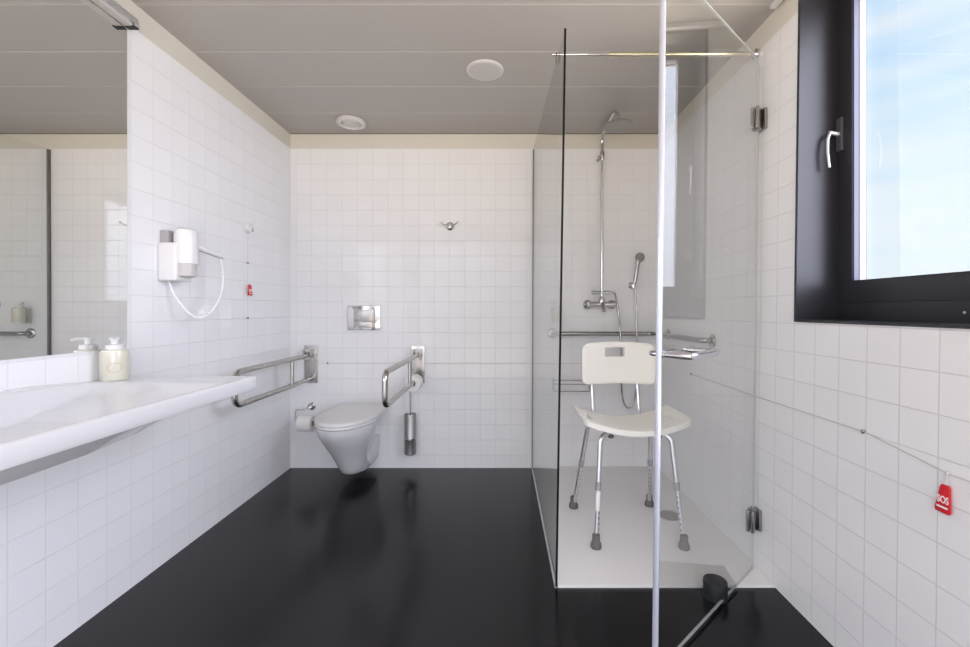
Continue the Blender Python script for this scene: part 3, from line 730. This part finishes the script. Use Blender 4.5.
# ================================================================== CEILING FITTINGS
dl = thing('ceiling_light', (-.079, 2.272, HC), 'round frosted downlight set in the grey ceiling near the glass screen', 'ceiling light')
MB().lathe((-.079, 2.272, HC + .001), (0, 0, -1), [(.098, 0), (.098, .005), (.090, .010), (.083, .008), (.083, .002)], 48).build('trim_ring', fit_m, dl)
MB().lathe((-.079, 2.272, HC - .001), (0, 0, -1), [(.084, 0), (.082, .008), (.05, .010), (0, .0105)], 48).build('diffuser', lamp_m, dl)
vn = thing('ceiling_vent', (-.998, 2.89, HC), 'round white ceiling vent with a raised inner disc above the toilet', 'vent')
MB().lathe((-.998, 2.89, HC + .001), (0, 0, -1), [(.092, 0), (.096, .010), (.094, .020), (.080, .027), (.066, .022), (.062, .008)], 48).build('outer_ring', fit_m, vn)
MB().lathe((-.998, 2.89, HC), (0, 0, -1), [(.056, 0), (.056, .012), (.050, .018), (0, .020)], 40).build('inner_disc', fit_m, vn)
sfit = MB().box((XR(HC) - .040, 1.30, HC - .018), (XR(HC) - .016, 1.788, HC - .0005))
tag(sfit.build('curtain_track', plastic_w, loc=(XR(HC) - .028, 1.54, HC), bevel=.003), 'short slim white track on the ceiling edge above the window', 'track')

# ================================================================== LIGHT
W = bpy.data.worlds.new('sky'); scene.world = W; W.use_nodes = True
nt = W.node_tree; L = nt.links.new; bg = nt.nodes['Background']
tc = nt.nodes.new('ShaderNodeTexCoord'); sep = nt.nodes.new('ShaderNodeSeparateXYZ'); L(tc.outputs['Generated'], sep.inputs[0])
ramp = nt.nodes.new('ShaderNodeValToRGB'); cr = ramp.color_ramp
mrz = nt.nodes.new('ShaderNodeMapRange'); mrz.inputs['From Min'].default_value = -.3; mrz.inputs['From Max'].default_value = .7
L(sep.outputs['Z'], mrz.inputs['Value']); L(mrz.outputs['Result'], ramp.inputs['Fac'])
K = 1.0
cr.elements[0].position = 0.0; cr.elements[0].color = (.50, .46, .40, 1)
cr.elements[1].position = 1.0; cr.elements[1].color = (.44, .68, 1.0, 1)
for pos, col in ((.285, (.55, .52, .47, 1)), (.31, (.88, .945, 1.0, 1)), (.45, (.80, .92, 1.0, 1)), (.68, (.62, .82, 1.02, 1))):
    e = cr.elements.new(pos); e.color = col
# thin clouds
mp = nt.nodes.new('ShaderNodeMapping'); mp.inputs['Scale'].default_value = (1.6, 1.6, 11.0); L(tc.outputs['Generated'], mp.inputs['Vector'])
nz = nt.nodes.new('ShaderNodeTexNoise'); nz.inputs['Scale'].default_value = 2.2; nz.inputs['Detail'].default_value = 5; L(mp.outputs[0], nz.inputs['Vector'])
mrc = nt.nodes.new('ShaderNodeMapRange'); mrc.inputs['From Min'].default_value = .34; mrc.inputs['From Max'].default_value = .74; mrc.inputs['To Max'].default_value = .72
L(nz.outputs['Fac'], mrc.inputs['Value'])
up = nt.nodes.new('ShaderNodeMapRange'); up.inputs['From Min'].default_value = 0; up.inputs['From Max'].default_value = .03; L(sep.outputs['Z'], up.inputs['Value'])
cm1 = nt.nodes.new('ShaderNodeMath'); cm1.operation = 'MULTIPLY'; L(mrc.outputs['Result'], cm1.inputs[0]); L(up.outputs['Result'], cm1.inputs[1])
mixc = nt.nodes.new('ShaderNodeMix'); mixc.data_type = 'RGBA'
L(cm1.outputs[0], mixc.inputs['Factor']); L(ramp.outputs['Color'], mixc.inputs[6]); mixc.inputs[7].default_value = (.95, .97, 1.0, 1)
# hazy glow of the veiled sun, behind and right of the camera
vm = nt.nodes.new('ShaderNodeVectorMath'); vm.operation = 'DOT_PRODUCT'; L(tc.outputs['Generated'], vm.inputs[0])
vm.inputs[1].default_value = Vector((.80, -.43, .25)).normalized()
mx0 = nt.nodes.new('ShaderNodeMath'); mx0.operation = 'MAXIMUM'; mx0.inputs[1].default_value = 0; L(vm.outputs['Value'], mx0.inputs[0])
pw = nt.nodes.new('ShaderNodeMath'); pw.operation = 'POWER'; pw.inputs[1].default_value = 6; L(mx0.outputs[0], pw.inputs[0])
gs = nt.nodes.new('ShaderNodeMath'); gs.operation = 'MULTIPLY'; gs.inputs[1].default_value = 10.5; L(pw.outputs[0], gs.inputs[0])
gcol = nt.nodes.new('ShaderNodeVectorMath'); gcol.operation = 'SCALE'; gcol.inputs[0].default_value = (.92, .93, 1.13); L(gs.outputs[0], gcol.inputs['Scale'])
# sunlit ground outside
gr = nt.nodes.new('ShaderNodeMapRange'); gr.inputs['From Min'].default_value = -.04; gr.inputs['From Max'].default_value = -.40; L(sep.outputs['Z'], gr.inputs['Value'])
gsc = nt.nodes.new('ShaderNodeVectorMath'); gsc.operation = 'SCALE'; gsc.inputs[0].default_value = (5.6, 4.7, 3.75); L(gr.outputs['Result'], gsc.inputs['Scale'])
ad = nt.nodes.new('ShaderNodeVectorMath'); ad.operation = 'ADD'; base_ = nt.nodes.new('ShaderNodeVectorMath'); base_.operation = 'SCALE'; base_.inputs['Scale'].default_value = .82; L(mixc.outputs[2], base_.inputs[0]); L(base_.outputs[0], ad.inputs[0]); L(gcol.outputs[0], ad.inputs[1])
# wide bright sky, added to send fill light through the doorway
vm2 = nt.nodes.new('ShaderNodeVectorMath'); vm2.operation = 'DOT_PRODUCT'; L(tc.outputs['Generated'], vm2.inputs[0])
vm2.inputs[1].default_value = Vector((-.75, -1, .45)).normalized()
mx2 = nt.nodes.new('ShaderNodeMath'); mx2.operation = 'MAXIMUM'; mx2.inputs[1].default_value = 0; L(vm2.outputs['Value'], mx2.inputs[0])
sq2 = nt.nodes.new('ShaderNodeMath'); sq2.operation = 'POWER'; sq2.inputs[1].default_value = 1.5; L(mx2.outputs[0], sq2.inputs[0])
s2 = nt.nodes.new('ShaderNodeVectorMath'); s2.operation = 'SCALE'; s2.inputs[0].default_value = (4.6, 4.55, 5.0); hz2 = nt.nodes.new('ShaderNodeMapRange'); hz2.inputs['From Min'].default_value = .06; hz2.inputs['From Max'].default_value = .50; hz2.inputs['To Min'].default_value = .12; L(sep.outputs['Z'], hz2.inputs['Value'])
m2_ = nt.nodes.new('ShaderNodeMath'); m2_.operation = 'MULTIPLY'; L(sq2.outputs[0], m2_.inputs[0]); L(hz2.outputs['Result'], m2_.inputs[1])
L(m2_.outputs[0], s2.inputs['Scale'])
ad3 = nt.nodes.new('ShaderNodeVectorMath'); ad3.operation = 'ADD'; L(ad.outputs[0], ad3.inputs[0]); L(s2.outputs[0], ad3.inputs[1])
ad2 = nt.nodes.new('ShaderNodeVectorMath'); ad2.operation = 'ADD'; L(ad3.outputs[0], ad2.inputs[0]); L(gsc.outputs[0], ad2.inputs[1])
L(ad2.outputs[0], bg.inputs['Color']); bg.inputs['Strength'].default_value = 1.0

# window portal: tells the renderer where the sky comes in
la = bpy.data.lights.new('window_portal', 'AREA'); la.shape = 'RECTANGLE'; la.size = WY1 - WY0; la.size_y = WZ1 - WZ0
la.cycles.is_portal = True
lo = bpy.data.objects.new('window_portal', la); COL.objects.link(lo)
lo.location = (1.41, (WY0 + WY1) / 2, (WZ0 + WZ1) / 2); lo.rotation_euler = (PI / 2, 0, PI / 2)

la2 = bpy.data.lights.new('fill_doorway_portal', 'AREA'); la2.shape = 'RECTANGLE'; la2.size = DX1 - DX0; la2.size_y = DZ  # sampling portal for the added doorway
la2.cycles.is_portal = True
lo2 = bpy.data.objects.new('fill_doorway_portal', la2); COL.objects.link(lo2)
lo2.location = ((DX0 + DX1) / 2, YF - .16, DZ / 2); lo2.rotation_euler = (PI / 2, 0, 0)

# ================================================================== CAMERA + VIEW
cam = bpy.data.cameras.new('camera'); co = bpy.data.objects.new('camera', cam); COL.objects.link(co)
co.location = (0, 0, EYE); co.rotation_euler = (PI / 2, 0, 0)
cam.sensor_width = 36; cam.lens = 36 * F / 970
cam.shift_x = -(CX - 485) / 970; cam.shift_y = -(323.5 - CY) / 970
cam.clip_start = .02
scene.camera = co
vs_ = scene.view_settings
scene.display_settings.display_device = 'sRGB'
vs_.view_transform = 'Standard'; vs_.look = 'None'; vs_.exposure = 0.40; vs_.gamma = 1.0; vs_.use_curve_mapping = False
try:
    scene.cycles.use_denoising = True
    scene.cycles.max_bounces = 16; scene.cycles.diffuse_bounces = 8; scene.cycles.glossy_bounces = 6; scene.cycles.transparent_max_bounces = 16
    scene.cycles.caustics_reflective = True
    scene.cycles.sample_clamp_indirect = 8.0
except Exception: pass
for o in scene.objects:
    if '_w' in o: del o['_w']
